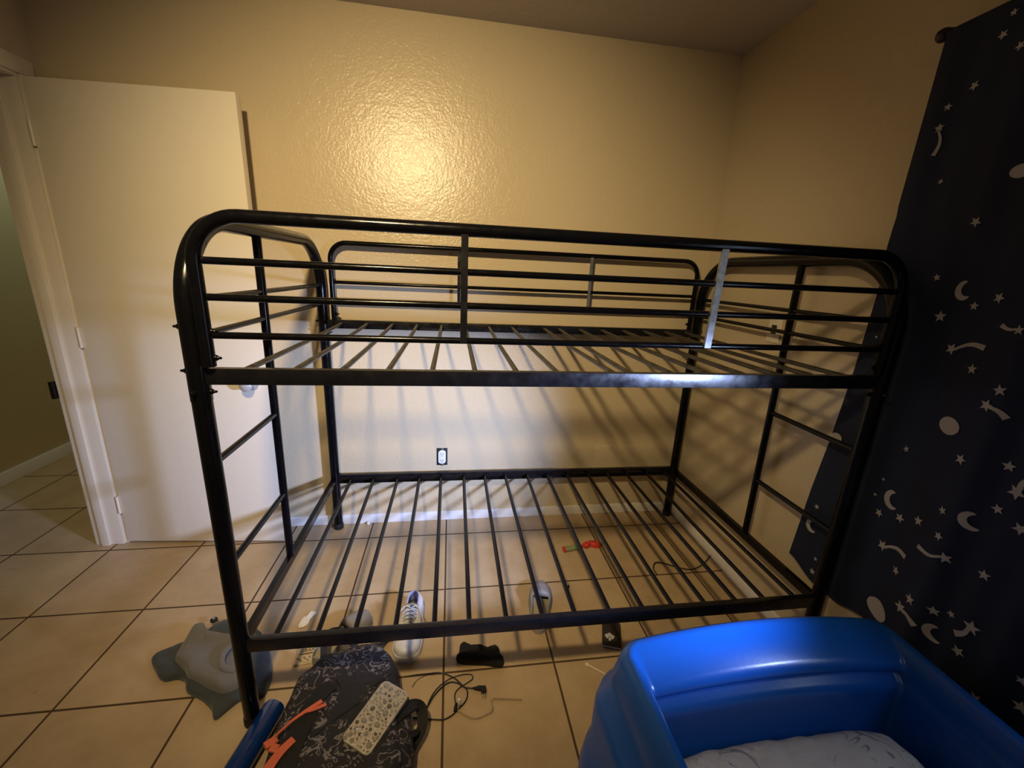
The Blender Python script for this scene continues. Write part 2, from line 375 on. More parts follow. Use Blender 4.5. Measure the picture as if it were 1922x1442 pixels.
# ------------------------------------------------------------------ bunk bed
Lb,Wb=1.944,1.027
bed=thing('bunk_bed','black tubular metal bunk bed with bare slats and no mattresses, standing against the back wall','bunk bed',(-.5904,-.0461,0),-.005)
def part(name,b,m,par=bed,label=None,**k):
    o=obj(name,b,m,par,**k)
    if label:o['label']=label
    return o
PR=.0225
for x in (0,Lb):
    for y in (0,-Wb):
        b=B(); tube(b,[(x,y,.012),(x,y,1.085)],PR,20); pst=part('post',b,'black')
        b=B(); lathe(b,[(0,0),(.0235,0),(.0245,.004),(.0245,.028),(.0232,.032)],(x,y,0),'z',20); part('foot_cap',b,'strap',pst)
    b=B(); tube(b,fillet([(x,-Wb,1.07),(x,-Wb,1.505),(x,0,1.505),(x,0,1.07)],.235,16),PR+.0012,20); part('end_frame',b,'black')
    s=1 if x==0 else -1
    for z in (1.315,1.228):
        b=B(); tube(b,[(x,-Wb+.015,z),(x,-.015,z)],.0085,10); part('end_rail',b,'black')
    b=B(); tube(b,[(x,-Wb+.012,.303),(x,-.012,.303)],.013,4,sq=(.010,.016)); part('end_rail',b,'black')
    b=B(); tube(b,[(x,-.625,1.495),(x,-.635,.31)],.0135,12); part('ladder_rail',b,'black')
    for z in (.893,.580):
        b=B(); tube(b,[(x,-Wb+.015,z),(x,-.632,z)],.0095,12); part('rung',b,'black')
# side rails: angle section with a ledge that carries the slats
def angle_rail(y,sgn,z0,z1):
    b=B(); box(b,(PR-.004,y-.011,z0),(Lb-PR+.004,y+.011,z1),.002)
    box(b,(PR,min(y+sgn*.010,y+sgn*.026),z0+.002),(Lb-PR,max(y+sgn*.010,y+sgn*.026),z0+.0055))
    return b
for y,sg in ((-Wb,1),(0,-1)):
    part('side_rail',angle_rail(y,sg,1.112,1.153),'blackflat'); part('side_rail',angle_rail(y,sg,.284,.327),'blackflat')
# lower slats
for k in range(16):
    x=.590-.503+.1188*k; dx=.004*math.sin(k*2.1)
    b=B(); tube(b,[(x+dx,-Wb+.016,.305),(x,-.5,.303),(x-dx,-.016,.305)],.0085,10); part('slat',b,'black')
# upper slats; one has slipped sideways next to its neighbour
for k in range(16):
    x=.590-.503+.1188*k; xf=xb=x; zf=1.137
    if k==8: xf,xb=x+.052,x+.048
    if k==9: xf,xb=x-.018,x+.008
    b=B(); tube(b,[(xf,-Wb+.016,zf),((xf+xb)/2,-.5,zf-.004),(xb,-.016,zf)],.0078,10); part('slat',b,'slat')
# front guard: big inverted U of tube, three rails, two flat spindles
b=B(); yg=-Wb-.014
tube(b,fillet([(.036,yg,1.16),(.036,yg,1.505),(Lb-.036,yg,1.505),(Lb-.036,yg,1.16)],.105,12),.0155,18); part('guard_frame',b,'black')
for z in (1.407,1.325,1.236):
    b=B(); tube(b,[(.055,yg,z),(Lb-.055,yg,z)],.0085,12); part('guard_rail',b,'black')
b=B(); tube(b,[(.645,yg-.008,1.502),(.645,yg-.008,1.23)],.01,4,sq=(.0035,.0085)); part('guard_spindle',b,'blackflat')
b=B(); tube(b,[(1.328,yg-.0085,1.502),(1.322,yg-.0085,1.232)],.01,4,sq=(.004,.0095)); part('guard_spindle',b,'silvered',label='scratched spindle, worn, with window sheen painted into its colour')
# back guard
yb=-.0
b=B(); tube(b,fillet([(.05,yb,1.13),(.05,yb,1.509),(Lb-.045,yb,1.509),(Lb-.045,yb,1.13)],.075,10),.0115,14); part('guard_frame',b,'black')
for z,r in ((1.330,.0085),(1.246,.0085)):
    b=B(); tube(b,[(.055,yb,z),(Lb-.05,yb,z)],r,10); part('guard_rail',b,'black')
b=B(); tube(b,[(.646,yb-.006,1.505),(.646,yb-.006,1.243)],.01,4,sq=(.003,.007)); part('guard_spindle',b,'blackflat')
b=B(); tube(b,[(1.312,yb-.006,1.505),(1.312,yb-.006,1.243)],.01,4,sq=(.003,.007)); part('guard_spindle',b,'silvered',label='scratched grey spindle')
# bolts with acorn nuts
def bolt(x,y,z,d,l=.0):
    b=B(); ax=axes_for(d)
    lathe(b,[(.0075,-.002),(.0075,.004+l),(.0058,.0065+l),(.0035,.010+l),(.0030,.015+l),(0,.017+l)],(x,y,z),ax,12); part('bolt',b,'black')
for z in (1.245,1.181): bolt(.036+.0150,yg,z,(1,-.1,0)); bolt(Lb-.036-.0150,yg,z,(-1,-.1,0)); bolt(.05+.011,yb,z,(1,-.2,0)); bolt(Lb-.045-.011,yb,z,(-1,-.2,0))
for y in (-Wb,0):
    for x,s in ((0,1),(Lb,-1)):
        bolt(x-s*.022,y,1.253,(-s,0,0)); bolt(x-s*.022,y,1.145,(-s,0,0)); bolt(x+s*.022,y,1.092,(s,0,0)); 
        bolt(x+s*.0,y-.022 if y<-.5 else y-.022,1.095,(0,-1,0))

# ------------------------------------------------------------------ curtain
def lerp(a,b,t): return a+(b-a)*t
def sst(a,b,x):
    t=max(0,min(1,(x-a)/(b-a))); return t*t*(3-2*t)
EY=[(.30,-.886),(.345,-.888),(.655,-.911),(.864,-.934),(1.13,-.954),(1.5,-.966),(1.62,-1.005),(2.2,-1.012)]
def edge_y(z):
    for (z0,y0),(z1,y1) in zip(EY,EY[1:]):
        if z<=z1: return lerp(y0,y1,max(0,(z-z0)/(z1-z0)))
    return EY[-1][1]
def cur_x(y,z):
    a=1-sst(1.42,1.66,z); bq=sst(-1.38,-1.14,y)
    fold=.007*math.sin(y*34+z*.9)+.004*math.sin(y*71+1.3*z+1)
    fold*=.35+.65*sst(.3,2.1,2.4-z)
    return lerp(1.334+fold,1.3905+.15*fold,a*bq)
b=B(); nY,nZ=90,56; ztop=2.088; g={}
for i in range(nZ+1):
    for j in range(nY+1):
        t=i/nZ; s=j/nY
        z=lerp(ztop,.352,t); y=lerp(edge_y(z),-1.765,s)
        zz=z-(t**6)*(.038*math.exp(-((y+1.06)/.09)**2)) + (.006*math.sin(y*40)*t**8)
        g[i,j]=b.verts.new((cur_x(y,z),y,zz))
for i in range(nZ):
    for j in range(nY): b.faces.new((g[i,j],g[i,j+1],g[i+1,j+1],g[i+1,j]))
def sp(y,z,off=.0022): return (cur_x(y,z)-off,y,z)
def pr_fill(poly):
    vs=[b.verts.new(sp(y,z)) for y,z in poly]
    c=b.verts.new(sp(sum(p[0] for p in poly)/len(poly),sum(p[1] for p in poly)/len(poly)))
    for i in range(len(vs)):
        f=b.faces.new((vs[i],vs[(i+1)%len(vs)],c)); f.material_index=1
def star(y,z,r,rot):
    pr_fill([(y+(r if k%2==0 else r*.43)*math.sin(rot+k*PI/5),z+(r if k%2==0 else r*.43)*math.cos(rot+k*PI/5)) for k in range(10)])
def strip(ps,ws):
    q=[]
    for i,(y,z) in enumerate(ps):
        a=ps[max(0,i-1)];c=ps[min(len(ps)-1,i+1)];d=Vector((c[0]-a[0],c[1]-a[1])).normalized();n=Vector((-d.y,d.x))*ws[i]
        q.append((b.verts.new(sp(y+n.x,z+n.y)),b.verts.new(sp(y-n.x,z-n.y))))
    for (a,c),(d,e) in zip(q,q[1:]): b.faces.new((a,c,e,d)).material_index=1
PRINTS=[["s",-1.124,1.452,0.0105],["s",-1.161,1.346,0.0171],["s",-1.244,1.381,0.0123],["s",-1.301,1.405,0.0145],["s",-1.295,1.224,0.0147],["s",-1.376,1.19,0.015],["s",-1.185,0.95,0.0108],["s",-1.345,0.994,0.0157],["s",-1.434,1.018,0.0143],["s",-0.955,0.61,0.0114],["s",-1.145,0.827,0.0063],["s",-1.135,0.767,0.0065],["s",-1.163,0.717,0.0148],["s",-1.232,0.744,0.0157],["s",-1.292,0.775,0.0157],["s",-1.347,0.844,0.013],["s",-1.443,0.908,0.0136],["s",-1.361,0.775,0.0133],["s",-1.275,0.591,0.0154],["s",-1.466,0.737,0.0146],["s",-1.005,0.362,0.0133],["s",-1.346,0.554,0.0175],["s",-1.402,0.566,0.0142],["s",-1.434,0.586,0.0105],["s",-1.493,0.887,0.0158],["s",-1.0,1.262,0.0055],["s",-1.156,2.06,0.0086],["s",-1.147,2.019,0.0115],["s",-1.191,1.977,0.0112],["s",-1.115,1.924,0.0125],["s",-1.067,1.892,0.01],["s",-1.1,1.703,0.008],["s",-1.209,1.589,0.0134],["s",-1.475,0.508,0.0155],["s",-1.541,0.433,0.016],["s",-1.603,0.485,0.0167],["s",-1.589,0.548,0.0109],["m",-1.209,1.421,0.0276],["m",-1.197,0.783,0.0317],["m",-0.960,0.530,0.0279],["m",-1.413,0.853,0.0259],["m",-1.421,0.505,0.0263],["d",-1.285,1.064,0.024],["d",-1.255,0.429,0.0313],["d",-1.269,1.695,0.0157],["d",-.958,0.893,0.016],["c",-1.222,1.264,0.0168,-1.309,1.281],["c",-1.359,1.147,0.017,-1.404,1.127],["c",-1.208,0.629,0.0186,-1.291,0.651],["c",-1.389,0.727,0.0156,-1.314,0.709],["c",-1.326,0.507,0.0199,-1.38,0.493],["c",-1.369,1.335,0.0129,-1.328,1.342],["c",-1.464,0.966,0.0194,-1.476,1.0],["c",-1.061,1.844,0.0121,-1.064,1.775],["c",-1.481,0.591,0.0194,-1.455,0.547],["s",-1.004,.417,.009]]
# the print goes on over the part of the cloth outside the photograph
for k in range(26):
    PRINTS.append(['s',rnd.uniform(-1.74,-1.62),.45+k*.062,rnd.uniform(.009,.016)])
for k in range(14): PRINTS.append(['s',rnd.uniform(-1.60,-1.30),1.50+k*.04,rnd.uniform(.008,.013)])
for e in PRINTS:
    t,y,z,r=e[:4]
    if t=='s': star(y,z,r,rnd.uniform(0,1.2))
    elif t=='d': pr_fill([(y+r*1.3*math.cos(2*PI*k/20),z+r*math.sin(2*PI*k/20)) for k in range(20)])
    elif t=='m':
        n=14; ps=[];ws=[]
        for k in range(n+1):
            a=math.radians(-130+220*k/n); ps.append((y+r*.78*-math.cos(a)*-1,z+r*.78*math.sin(a))); ws.append(r*.30*math.sin(PI*k/n)**.6+.0004)
        strip(ps,ws)
    elif t=='c':
        star(y,z,r,rnd.uniform(0,1.2)); y2,z2=e[4:6]; n=8; ps=[];ws=[]
        dv=Vector((y2-y,z2-z)); nn=Vector((-dv.y,dv.x))
        for k in range(n+1):
            u=k/n; bow=-math.sin(PI*u)*.12; ps.append((y+dv.x*(.12+.88*u)+nn.x*bow,z+dv.y*(.12+.88*u)+nn.y*bow)); ws.append(lerp(r*.18,r*.42,u))
        strip(ps,ws)
cur=obj('curtain',b,['navy','print'],None)
tag(cur,'navy blue curtain printed with grey stars, moons and comets, hanging on the right wall','curtain')
rodt=thing('curtain_rod','dark curtain rod with a round end knob, high on the right wall','curtain rod',(1.345,-1.02,2.09))
b=B(); tube(b,[(0,.01,0),(0,-1.25,0)],.0065,12); obj('rod',b,'rod',rodt)
b=B(); lathe(b,[(.006,-.005),(.009,0),(.009,.004),(.014,.010),(.0175,.020),(.0165,.030),(.009,.038),(0,.040)],(0,.005,0),'y',18); obj('finial',b,'rod',rodt)
for y in (-.06,-1.15):
    b=B(); tube(b,[(0,y,-.002),(XR-1.345,y,-.002)],.004,8); box(b,(XR-1.345-.004,y-.01,-.03),(XR-1.345,y+.01,.03)); obj('bracket',b,'rod',rodt)

# ------------------------------------------------------------------ blue toddler bed
tb=thing('toddler_bed','bright blue moulded plastic toddler bed in front of the star curtain','toddler bed',(.84,-2.03,0))
X0,X1,Y0,Y1=.447,1.236,-1.352,-2.70; RC=.050
def ringpts():
    out=[]; # (pos, outward normal, farness, side)
    def add(x,y,nx,ny,s): out.append((Vector((x,y)),Vector((nx,ny)),s))
    cs=[((X1-RC,Y0-RC),0,'c'),((X0+RC,Y0-RC),90,'c'),((X0+RC,Y1+RC),180,'c'),((X1-RC,Y1+RC),270,'c')]
    names=['far','left','near','right']
    for q,((cx,cy),a0,_) in enumerate(cs):
        for k in range(9):
            a=math.radians(a0+k*90/8); add(cx+RC*math.cos(a),cy+RC*math.sin(a),math.cos(a),math.sin(a),names[(q-1)%4] if k<4 else names[q])
        nx=cs[(q+1)%4]; a=math.radians(a0+90)
        p0=Vector((cx+RC*math.cos(a),cy+RC*math.sin(a))); p1=Vector((nx[0][0]+RC*math.cos(a),nx[0][1]+RC*math.sin(a)))
        for k in range(1,14): 
            p=p0.lerp(p1,k/14); add(p.x,p.y,math.cos(a),math.sin(a),names[q])
    return out
RP=ringpts()
# profile: (inward offset on a side panel, inward offset on the headboard, z)
PROF=[(-.070,-.05,.0),(-.086,-.06,.03),(-.088,-.06,.13),(-.076,-.055,.185),(-.060,-.05,.205),(-.058,-.05,.33),(-.046,-.045,.365),(-.022,-.035,.395),(-.018,-.02,.43),(-.008,-.008,.475),(0,0,.497),(.010,.012,.506),(.022,.025,.506),
 (.034,.062,.490),(.040,.100,.472),(.043,.111,.463),(.045,.115,.452),(.046,.113,.441),(.047,.104,.434),(.050,.108,.428),(.053,.121,.421),(.056,.129,.411),(.057,.130,.398),(.058,.128,.380),(.062,.134,.33),(.068,.145,.262),(.074,.158,.235),(.088,.18,.222),(.10,.20,.20)]
verts={}
parts={'far':[], 'left':[], 'near':[], 'right':[]}
def ring_co(i,k):
    p,n,s=RP[i]; a,c,z=PROF[k]
    far=max(0,n.y)**2 ; near=max(0,-n.y)**2
    off=lerp(a,c,far)
    r=max(.014,RC-min(a,c)); x0,x1,yf,yn=X0+a,X1-a,Y0-c,Y1+a
    # same station on a rounded rectangle shrunk (or grown) by the offsets
    fx=(p.x-X0)/(X1-X0); fyy=(p.y-Y1)/(Y0-Y1)
    if abs(n.x)>.999: q=Vector((x1 if n.x>0 else x0, lerp(yn+r,yf-r,(p.y-Y1-RC)/(Y0-Y1-2*RC))))
    elif abs(n.y)>.999: q=Vector((lerp(x0+r,x1-r,(p.x-X0-RC)/(X1-X0-2*RC)), yf if n.y>0 else yn))
    else: q=Vector(((x1-r) if n.x>0 else (x0+r),(yf-r) if n.y>0 else (yn+r)))+n*r
    cx=(X0+X1)/2; u=(q.x-cx)/((X1-X0)/2)
    arch=max(0,1-u*u)*.040*sst(.30,.50,z)
    fy=sst(Y0-.30,Y0-.02,p.y); zz=z+arch*(fy if n.y>-.5 else 1)*(1 if n.y>-.1 else 0)
    if near>.5: zz-= .14*sst(.2,.5,z)*near
    return (q.x-.84,q.y+2.03,zz)
n=len(RP)
for side,nm in (('far','headboard'),('left','side_panel'),('right','side_panel'),('near','footboard')):
    b=B(); idx=[i for i in range(n) if RP[i][2]==side]
    vs={}
    def gv(i,k):
        i%=n
        if (i,k) not in vs: vs[i,k]=b.verts.new(ring_co(i,k))
        return vs[i,k]
    for i in idx:
        for k in range(len(PROF)-1): b.faces.new((gv(i,k),gv(i+1,k),gv(i+1,k+1),gv(i,k+1)))
    obj(nm,b,'blue',tb,angle=60)
b=B(); box(b,(X0+.10-.84,Y1+.10+2.03,.17),(X1-.10-.84,Y0-.20+2.03,.20),.004); obj('bed_base',b,'blue',tb)
# mattress
mt=thing('crib_mattress','small mattress in a white sheet with grey sketch prints, lying in the blue toddler bed','mattress',(.815,-2.07,.264))
b=B(); mx0,mx1,my0,my1,mh=-.300,.318,-.50,.573,.098
bmesh.ops.create_grid(b,x_segments=44,y_segments=60,size=.5)
top=[v for v in b.verts]
for v in top:
    u,w=v.co.x*2,v.co.y*2
    e=max(0,1-abs(u)**14)*max(0,1-abs(w)**16)
    cx=(mx0+mx1)/2;cy=(my0+my1)/2
    rr=1-.035*(abs(u)**4)*(abs(w)**4)
    x=cx+u*rr*(mx1-mx0)/2; y=cy+w*rr*(my1-my0)/2
    z=mh*(.30+.70*e**.5)+.004*mn.noise(Vector((x*9,y*9,1)))+.003*mn.noise(Vector((x*26,y*26,4)))*(.3+abs(w)**3*2)
    z+= .016*(1-abs(u)**3)*(1-abs(w)**4)
    v.co=Vector((x,y,z))
ob=bmesh.ops.extrude_face_region(b,geom=b.faces[:])
for v in [q for q in ob['geom'] if isinstance(q,bmesh.types.BMVert)]: v.co.z=.004
obj('fitted_sheet',b,'sheet',mt,angle=70)

# ------------------------------------------------------------------ shoes
def hw(t,tab):
    for (t0,w0),(t1,w1) in zip(tab,tab[1:]):
        if t<=t1: 
            u=(t-t0)/(t1-t0); u=(1-math.sqrt(max(0,1-u*u))) if t1>=1 else (u*u*(3-2*u) if t0>0 else math.sqrt(u)); return lerp(w0,w1,u)
    return tab[-1][1]
def shoe_surface(L,wt,ht,open_fn,base=.0,curve=0,p=.62,nt=40,na=28):
    """shell over the foot; open_fn(t)-> height share above which it is open (None = closed)"""
    b=B(); G={}
    for i in range(nt+1):
        t=i/nt; tt=.5-.5*math.cos(PI*t)
        w=hw(tt,wt); h=hw(tt,ht) if tt>0 else ht[0][1]; cy=curve*math.sin(PI*tt)
        op=open_fn(tt)
        for j in range(na+1):
            a=PI*j/na
            s=math.sin(a); zz=h*(s**p if s>0 else 0); yy=w*math.cos(a)
            if op is not None and zz>h*op: zz=h*op; 
            G[i,j]=(b.verts.new((tt*L,yy+cy,base+zz)),zz>=h*(op if op is not None else 9)-1e-6 if op is not None else False)
    for i in range(nt):
        for j in range(na):
            q=[G[i,j],G[i+1,j],G[i+1,j+1],G[i,j+1]]
            if sum(1 for v in q if v[1])>=4: continue
            try:b.faces.new([v[0] for v in q])
            except ValueError: pass
    bmesh.ops.remove_doubles(b,verts=b.verts[:],dist=.0002)
    loose=[v for v in b.verts if not v.link_faces]
    bmesh.ops.delete(b,geom=loose,context='VERTS')
    return b
def sole_poly(L,wt,k=1.0,curve=0,n=26):
    up=[];dn=[]
    for i in range(n+1):
        t=.5-.5*math.cos(PI*i/n); w=hw(t,wt)*k; cy=curve*math.sin(PI*t); x=L*(.5+(t-.5)*(1+(k-1)*.35))
        up.append((x,cy+w)); dn.append((x,cy-w))
    pts=up+dn[::-1]
    out=[]
    for q in pts:
        if not out or (Vector(q)-Vector(out[-1])).length>.0008: out.append(q)
    if (Vector(out[0])-Vector(out[-1])).length<.0008: out.pop()
    return out
def clog(label,loc,rz):
    t=thing('clog_shoe',label,'shoe',loc,rz,None)
    L=.248; wt=[(0,.0),(.14,.038),(.35,.040),(.68,.050),(.80,.048),(1,.0)]; ht=[(0,.030),(.2,.028),(.48,.040),(.62,.060),(.8,.054),(.95,.042),(1,.025)]
    b=B(); prism(b,sole_poly(L,wt,1.04),0,.020,.003); obj('sole',b,'clog',t)
    b=shoe_surface(L,wt,ht,lambda q:(.72 if q<.58 else None),.016); o=obj('upper',b,'clog',t,angle=70); mod_solid(o,.005)
    b=B(); prism(b,sole_poly(L*.97,[(a,w*.9) for a,w in wt],.97),.020,.0245,.001); o=obj('insole',b,'insole',t); o.location=(.004,0,0)
    b=B(); tube(b,[(.425*L,-.0365*.93,.044),(.415*L,-.030,.060),(.405*L,-.015,.071),(.40*L,0,.0745),(.405*L,.015,.071),(.415*L,.030,.060),(.425*L,.0365*.93,.044)],.0035,8); 
    b.free()
    return t
clog('grey clog under the bed right of the black pouch, toe toward the wall',(.376,-.842,0),math.radians(76))
clog('grey clog at the top of the backpack, half hidden by the lower bed rail',(-.468,-.895,0),math.radians(50))
sn=thing('sneaker','white lace-up sneaker with lilac lining under the bed, toe toward the camera','shoe',(-.128,-.640,0),math.radians(-93))
L=.278; wt=[(0,.0),(.12,.038),(.35,.041),(.70,.052),(.84,.050),(1,.0)]; ht=[(0,.062),(.08,.074),(.3,.066),(.45,.074),(.7,.050),(.90,.040),(1,.022)]
b=B(); prism(b,sole_poly(L,wt,1.06),0,.026,.004); obj('sole',b,'shoe',sn)
b=shoe_surface(L,wt,ht,lambda q:(.86 if q<.40 else (.90 if q<.60 else None)),.020,p=.5); o=obj('upper',b,'shoe',sn,angle=75); mod_solid(o,.005)
b=shoe_surface(L*.44,[(0,0),(.25,.0355),(.6,.037),(.99,.037)],[(0,.062),(.2,.072),(.7,.066),(1,.066)],lambda q:.90,.020,p=.5); o=obj('lining',b,'lilac',sn,angle=75); o.location=(.005,0,.001); mod_solid(o,.003)
b=B(); prism(b,sole_poly(L*.9,[(a,w*.82) for a,w in wt],.95),.026,.031,.001); o=obj('insole',b,'insole',sn); o.location=(.008,0,0)
b=B(); G={}
for i in range(13):
    for j in range(9):
        t=i/12; s=j/8*2-1; x=L*lerp(.36,.64,t); z=lerp(.104,.072,t)-.010*s*s; G[i,j]=b.verts.new((x,s*lerp(.026,.018,t),z))
for i in range(12):
    for j in range(8): b.faces.new((G[i,j],G[i+1,j],G[i+1,j+1],G[i,j+1]))
o=obj('tongue',b,'insole',sn,angle=80); mod_solid(o,.005)
b=B()
for k in range(5):
    x=L*(.45+k*.045); z=.099-k*.0065
    tube(b,cr([(x,-.030,z-.010),(x+.004,-.012,z+.001),(x+.010,.012,z),(x+.012,.030,z-.012)],4),.0022,6)
    tube(b,cr([(x,.030,z-.010),(x+.005,.010,z+.003),(x+.010,-.014,z),(x+.012,-.030,z-.012)],4),.0022,6)
tube(b,cr([(L*.45,0,.102),(L*.43,.022,.106),(L*.50,.045,.088),(L*.56,.052,.060)],5),.002,6); tube(b,cr([(L*.45,0,.102),(L*.42,-.020,.105),(L*.47,-.046,.082),(L*.58,-.054,.050)],5),.002,6)
obj('laces',b,'shoe',sn)

# ------------------------------------------------------------------ clothing heap
dk=B(); dome(dk,[(-1.039,-.821),(-1.030,-.79),(-.969,-.754),(-.915,-.697),(-.898,-.671),(-.858,-.655),(-.754,-.693),(-.66,-.80),(-.600,-.918),(-.592,-.984),(-.61,-1.003),(-.664,-1.004),(-.688,-1.03),(-.713,-1.058),(-.738,-1.029),(-.791,-.987),(-.849,-.956),(-.877,-.918),(-.911,-.903),(-.95,-.905),(-.99,-.877)],
 [(1,0),(1.0,.010),(.96,.020),(.85,.024),(.6,.026),(.3,.028)],.006,22,3,n=4,zwob=.008)
o=obj('dark_garment',dk,'denim',None,angle=80); tag(recenter(o,(-.82,-.86,0)),'crumpled dark slate garment on the tiles beside the front left bed post','clothing')
gg=B(); dome(gg,[(-.945,-.842),(-.955,-.77),(-.955,-.712),(-.926,-.705),(-.900,-.735),(-.823,-.765),(-.780,-.775),(-.725,-.83),(-.690,-.925),(-.672,-.968),(-.714,-.990),(-.742,-.985),(-.804,-.950),(-.857,-.922),(-.884,-.895),(-.920,-.868)],
 [(1,.0),(1.0,.010),(.97,.026),(.86,.040),(.6,.044),(.3,.038)],.006,14,9,n=4,zwob=.012,z0=.018)
G2=obj('grey_garment',gg,'greycloth',None,angle=80); tag(recenter(G2,(-.82,-.86,.018)),'light grey garment heaped on top of the dark slate one','clothing')
b=B()
tube(b,cr([(-.70,-.800,.062),(-.745,-.835,.072),(-.765,-.880,.074),(-.748,-.925,.068),(-.700,-.945,.060)],8),[.010]*33,10)
b.transform(Matrix.Translation((.82,.86,-.018)));f=obj('fold',b,'greycloth',G2)
b=B(); lathe(b,[(0,0),(.012,0),(.013,.006),(.009,.010),(0,.011)],(0,0,0),'z',16); bt=obj('button',b,'strap',None); 
bt.location=(-.905,-.676,.026); tag(bt,'small glossy black button at the top edge of the clothing heap','button')
b=B(); lathe(b,[(0,.0108),(.005,.0108),(.0045,.0125),(0,.013)],(0,0,0),'z',12); obj('stud',b,'chrome',bt)

# ------------------------------------------------------------------ backpack with things on it
bp=thing('backpack','dark backpack with grey scribble print lying flat on the tiles','backpack',(-.28,-1.12,0))
OUT=[(-.477,-1.013),(-.448,-.968),(-.425,-.938),(-.366,-.916),(-.276,-.904),(-.217,-.922),(-.169,-.975),(-.143,-1.048),(-.110,-1.105),(-.095,-1.173),(-.082,-1.234),(-.080,-1.292),(-.09,-1.35),(-.16,-1.39),(-.30,-1.40),(-.43,-1.38),(-.478,-1.32),(-.484,-1.245),(-.488,-1.13)]
b=B(); dome(b,[(x+.28,y+1.12) for x,y in OUT],[(.93,0),(.985,.018),(1.0,.045),(.985,.075),(.93,.100),(.82,.113),(.6,.118),(.3,.120)],.007,16,2,n=4,zwob=.011)
bag=obj('bag_body',b,'bag',bp,angle=80)
b=B(); dome(b,[(x*.74+.02,y*.62-.10) for x,y in [(x+.28,y+1.12) for x,y in OUT]],[(1.0,0),(1.01,.012),(.97,.024),(.85,.030),(.5,.032)],.005,20,5,n=4,zwob=.006,z0=.104); obj('front_pocket',b,'bag',bp,angle=80)
def flat(b,pts,w,th=.0022,n=6): tube(b,cr(pts,n),0,4,sq=(w,th))
def ribbon(b,pts,w,th=.002,n=6):
    P=cr(pts,n); 
    rows=[]
    for i,p in enumerate(P):
        a=P[max(0,i-1)];c=P[min(len(P)-1,i+1)];t=(c-a).normalized();s=t.cross(Vector((0,0,1)))
        s=s.normalized() if s.length>1e-4 else Vector((1,0,0)); u=s.cross(t)
        ww=w if not isinstance(w,(list,tuple)) else lerp(w[0],w[1],i/(len(P)-1))
        rows.append([b.verts.new(p+s*ww+u*th),b.verts.new(p-s*ww+u*th),b.verts.new(p-s*ww-u*th),b.verts.new(p+s*ww-u*th)])
    for a,c in zip(rows,rows[1:]):
        for i in range(4): b.faces.new((a[i],a[(i+1)%4],c[(i+1)%4],c[i]))
    b.faces.new(rows[0][::-1]); b.faces.new(rows[-1])
def loc(p): return (p[0]+.28,p[1]+1.12,p[2])
b=B(); ribbon(b,[loc(p) for p in [(-.410,-.965,.060),(-.418,-.925,.100),(-.425,-.885,.115),(-.400,-.862,.120),(-.350,-.880,.118),(-.312,-.925,.098),(-.300,-.955,.07)]],.011); obj('top_handle',b,'strap',bp)
b=B(); ribbon(b,[loc(p) for p in [(-.290,-.940,.070),(-.268,-.900,.075),(-.240,-.855,.03),(-.215,-.815,.008),(-.170,-.818,.005)]],.008); obj('hanging_strap',b,'strap',bp)
b=B(); ribbon(b,[loc(p) for p in [(-.345,-1.080,.125),(-.375,-1.120,.133),(-.395,-1.19,.135),(-.41,-1.28,.133),(-.42,-1.36,.12)]],(.020,.036),.004); obj('shoulder_strap',b,'strap',bp)
b=B(); ribbon(b,[loc(p) for p in [(-.150,-1.20,.118),(-.112,-1.165,.106),(-.085,-1.142,.086),(-.066,-1.150,.070),(-.064,-1.185,.050),(-.085,-1.225,.040),(-.098,-1.27,.055)]],(.024,.010),.003)
ribbon(b,[loc(p) for p in [(-.150,-1.26,.118),(-.110,-1.245,.10),(-.085,-1.215,.07),(-.075,-1.19,.045)]],.010,.0025); obj('side_strap',b,'strap',bp)
b=B(); tube(b,[loc(p) for p in [(-.34,-1.06,.124),(-.30,-1.12,.130),(-.22,-1.10,.128),(-.17,-1.05,.112)]],.0018,6); 
tube(b,[loc(p) for p in [(-.355,-1.235,.1345),(-.30,-1.19,.1365),(-.25,-1.155,.1365)]],.0016,6); obj('zipper',b,'strap',bag)
# phone case with rhinestones
u=Vector((.089,.146,0)).normalized(); ax=math.atan2(u.y,u.x)
pc=thing('rhinestone_phone_case','pale rhinestone-covered phone case lying on the backpack','phone case',(-.190,-1.205,.137),ax-PI/2)
pc.rotation_euler=(math.radians(3),math.radians(4),ax-PI/2)
def rrect(w,h,r,n=5):
    o=[]
    for cx,cy,a0 in ((w-r,h-r,0),(-w+r,h-r,90),(-w+r,-h+r,180),(w-r,-h+r,270)):
        for k in range(n+1): a=math.radians(a0+90*k/n); o.append((cx+r*math.cos(a),cy+r*math.sin(a)))
    return o
b1=B(); prism(b1,rrect(.048,.091,.014),0,.011,.003)
b=B(); prism(b,rrect(.0455,.0885,.013),-.0035,.0005,0); obj('phone_edge',b,'strap',pc)
r2=random.Random(3)
pts=[]
for _ in range(2600):
    x=r2.uniform(-.043,.043); y=r2.uniform(-.086,.086); r=r2.choice([.0105,.0095,.0075,.006,.0045,.003])
    if all((x-a)**2+(y-c)**2>(r+q)**2*.92 for a,c,q in pts) and abs(x)+r<.047 and abs(y)+r<.090: pts.append((x,y,r))
pts=pts[:95]
for i,(x,y,r) in enumerate(pts):
    bb=b1; mi=2 if i%4==0 else 1; sg=r2.choice([5,6,8]); ro=r2.uniform(0,3); h=.0022+r*.28
    asp=r2.choice([1,1,.7])
    rg=[[bb.verts.new((x+r*k*math.cos(ro+2*PI*j/sg),y+r*k*asp*math.sin(ro+2*PI*j/sg),.0108+zz)) for j in range(sg)] for k,zz in ((.95,0),(.9,h*.5),(.5,h))]
    for a,c in zip(rg,rg[1:]):
        for j in range(sg): bb.faces.new((a[j],a[(j+1)%sg],c[(j+1)%sg],c[j])).material_index=mi
    bb.faces.new(rg[-1]).material_index=mi
